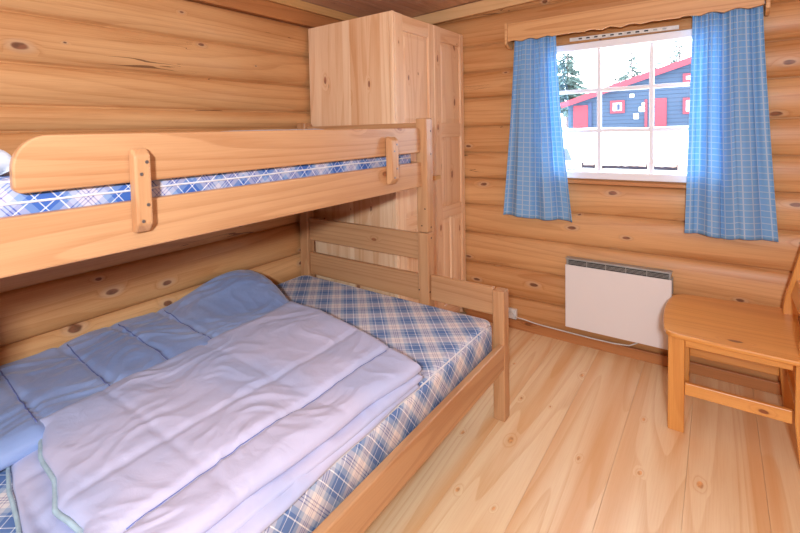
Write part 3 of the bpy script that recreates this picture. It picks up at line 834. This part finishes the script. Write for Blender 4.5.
# ------------------------------------------------------------------ outdoors
def gz(y): 
    t = max(0, (y-3.4)/33.0); return -0.35+1.57*min(1, t)**0.8
bm = new(); nX, nY = 60, 60; V = []
for j in range(nY+1):
    y = 3.45+ (90-3.45)*(j/nY)**1.8
    V.append([bm.verts.new((-45+80*i/nX, y, gz(y)+0.12*noise.noise(Vector((i*0.6, y*0.25, 0)))*min(1, (y-3.4)/3))) for i in range(nX+1)])
for j in range(nY):
    for i in range(nX):
        f = bm.faces.new((V[j][i], V[j][i+1], V[j+1][i+1], V[j+1][i])); f.smooth = True
structure(link_mesh('snow_ground', bm, M['snow']), 'snow covered ground outside', 'snow')
# cabin
cb = thing('cabin', 'dark blue clapboard cabin with red fascia seen through the window', 'cabin', (-3, 36, 1.2))
slope = 0.324
def rz(x): return 3.0+(x+8.85)*slope if x < 2.0 else 3.0+(2.0+8.85)*slope-(x-2.0)*slope
bm = new(); prism(bm, [(-8.45, 0.9), (11.5, 0.9), (11.5, rz(11.5)-0.25), (2.0, rz(2.0)-0.25), (-8.45, rz(-8.45)-0.25)], 1, 36.0, 44.0)
link_mesh('wall', bm, M['clap'], cb)
bm = new(); prism(bm, [(-8.85, rz(-8.85)), (2.0, rz(2.0)), (12.4, rz(12.4)), (12.4, rz(12.4)-0.12), (2.0, rz(2.0)-0.12), (-8.85, rz(-8.85)-0.12)], 1, 35.55, 44.3)
link_mesh('roof', bm, M['snow'], cb)
bm = new(); prism(bm, [(-8.9, rz(-8.85)+0.02), (2.0, rz(2.0)+0.03), (2.0, rz(2.0)-0.40), (-8.75, rz(-8.75)-0.36)], 1, 35.45, 35.54); link_mesh('fascia', bm, M['red'], cb)
bm = new(); prism(bm, [(2.0, rz(2.0)+0.03), (12.4, rz(12.4)+0.02), (12.4, rz(12.4)-0.40), (2.0, rz(2.0)-0.40)], 1, 35.45, 35.54); link_mesh('fascia', bm, M['red'], cb)
for x0_, x1_, z0_, z1_ in ((-8.08, -7.15, 0.95, 2.81), (-3.19, -2.58, 1.0, 3.03)):
    bm = new(); box(bm, x0_, x1_, 35.9, 35.99, z0_, z1_); link_mesh('door', bm, M['red'], cb)
bm = new(); box(bm, -3.76, -3.62, 35.9, 35.99, 1.2, 3.0); link_mesh('corner_board', bm, M['red'], cb)
bm = new(); box(bm, -7.13, -6.9, 35.9, 35.99, 0.95, 3.0); link_mesh('corner_board', bm, M['navy'], cb)
def cwin(x0_, x1_, z0_, z1_):
    b_ = 0.16
    bm = new(); box(bm, x0_, x1_, 35.88, 35.99, z1_-b_, z1_); box(bm, x0_, x1_, 35.88, 35.99, z0_, z0_+b_)
    box(bm, x0_, x0_+b_, 35.88, 35.99, z0_+b_, z1_-b_); box(bm, x1_-b_, x1_, 35.88, 35.99, z0_+b_, z1_-b_)
    w_ = link_mesh('window', bm, M['red'], cb)
    bm = new(); box(bm, x0_+b_, x1_-b_, 35.93, 35.98, z0_+b_, z1_-b_); link_mesh('shade', bm, M['white_paint'], w_)
    xm = (x0_+x1_)/2
    bm = new(); box(bm, xm-0.02, xm+0.16, 35.90, 35.925, z0_+b_+0.05, z1_-b_-0.08); link_mesh('pane', bm, M['navy'], w_)
cwin(-5.76, -4.91, 2.17, 3.03); cwin(-1.73, -1.0, 1.96, 2.97); cwin(-1.74, -1.0, 3.95, 4.49)
for a in ((-4.62, -4.36, 3.18, 3.42), (-3.93, -3.71, 2.61, 2.81), (-4.09, -3.70, 2.20, 2.53), (-4.40, -4.10, 1.73, 2.11)):
    bm = new(); box(bm, a[0], a[1], 35.9, 35.99, a[2], a[3]); link_mesh('wall_sign', bm, M['snow'], cb, bevel=0.03)
# trees beyond
def tree(label, x, y, h, rad, dens, z0, seed, group=None):
    rr = random.Random(seed)
    t = thing('spruce_tree', label, 'tree', (x, y, z0))
    bm = new(); tube(bm, [(x, y, z0), (x+0.05, y, z0+h*0.5), (x, y, z0+h)], 0.14, 8, 0.02); link_mesh('trunk', bm, M['bark'], t)
    bm = new()
    for k in range(dens):
        q = rr.random(); z = z0+h*(0.22+0.78*q); a = rr.random()*2*PI
        L = rad*(1.05-q)*(0.5+0.6*rr.random())
        d = Vector((math.cos(a), math.sin(a), -0.25-0.2*rr.random()))
        p = Vector((x, y, z)); e = p+d*L; s_ = Vector((-math.sin(a), math.cos(a), 0))
        for m in range(4):
            c = p+d*L*(0.35+0.2*m); w = L*0.16*(1-m*0.15)
            v = [bm.verts.new(c+s_*w*sg + Vector((rr.uniform(-.1, .1), rr.uniform(-.1, .1), -0.16*L*rr.random()))) for sg in (-1, 1)]
            v.append(bm.verts.new(c+d*L*0.22+Vector((0, 0, rr.uniform(-.05, .12))))); v.append(bm.verts.new(c-d*L*0.12+Vector((0, 0, 0.05*L))))
            bm.faces.new((v[0], v[2], v[1])); bm.faces.new((v[0], v[1], v[3]))
            bm.faces.new((v[0], v[3], v[2])); bm.faces.new((v[1], v[2], v[3]))
    link_mesh('foliage', bm, M['needles'], t)
tree('tall dense spruce behind the cabin roof, seen in the top left pane', -11.6, 49, 9.2, 2.4, 420, 1.15, 1)
tree('slim spruce with bare trunk behind the roof, seen in the top middle pane', -6.3, 50, 8.4, 1.8, 110, 1.15, 2)
tree('sparse spruce left of the bare trunk, seen in the top middle pane', -8.2, 56, 8.0, 1.5, 80, 1.15, 3)
tree('leftmost spruce tip over the roof in the top right pane', -5.0, 55, 9.3, 1.6, 150, 1.15, 4)
tree('right spruce tip over the roof in the top right pane', -2.7, 50, 9.2, 1.6, 150, 1.15, 5)
# railing outside under the window
rl = thing('porch_railing', 'dark blue wooden railing under snow just outside the window', 'railing', (-0.5, 3.9, -0.35))
bm = new(); box(bm, -1.6, 0.7, 3.88, 3.92, 1.070, 1.112); link_mesh('rail', bm, M['navy'], rl, bevel=0.004)
for x in (-1.5, -0.70, 0.5):
    bm = new(); box(bm, x-0.03, x+0.03, 3.925, 3.975, -0.36, 1.07); link_mesh('railing_post', bm, M['snow'], rl, bevel=0.004)
for a, b, c in ((-1.6, -0.815, 0), (-0.72, -0.685, 0), (-0.388, -0.352, 0), (-0.212, 0.7, 0), (-0.80, -0.725, 1), (-0.68, -0.395, 1), (-0.345, -0.22, 1)):
    bm = new(); n_ = max(4, int((b-a)/0.018))
    low = [(a+(b-a)*k/n_, (1.062 if not c else 1.096+0.012*noise.noise(Vector((a+k*0.9, 3, 1))))) for k in range(n_+1)]
    up = [(a+(b-a)*k/n_, 1.122+0.010*noise.noise(Vector((a+k*0.5, 9, 1)))) for k in range(n_, -1, -1)]
    prism(bm, low+up, 1, 3.868, 3.932)
    link_mesh('snow_cap', bm, M['snow'], rl, bevel=0.004, seg=2)
# folding chair in the snow
fc = thing('garden_chair', 'snowy white framed garden chair with blue cloth left of the window view', 'garden chair', (-1.42, 6.0, gz(6.0)))
g0 = gz(6.0)
for yy in (5.85, 6.2):
    for p_, q_ in (((-1.62, g0), (-1.22, 0.72)), ((-1.20, g0), (-1.48, 1.13))):
        bm = new(); tube(bm, [(p_[0], yy, p_[1]), (q_[0], yy, q_[1])], 0.016, 8); link_mesh('frame_tube', bm, M['white_paint'], fc)
bm = new(); prism(bm, [(-1.34, 0.72), (-1.32, 0.73), (-1.46, 1.12), (-1.475, 1.115)], 1, 5.87, 6.18); link_mesh('back_cloth', bm, M['navy'], fc)
bm = new(); prism(bm, [(-1.64, 0.70), (-1.22, 0.74), (-1.22, 0.71), (-1.64, 0.67)], 1, 5.87, 6.18); link_mesh('seat_cloth', bm, M['navy'], fc)
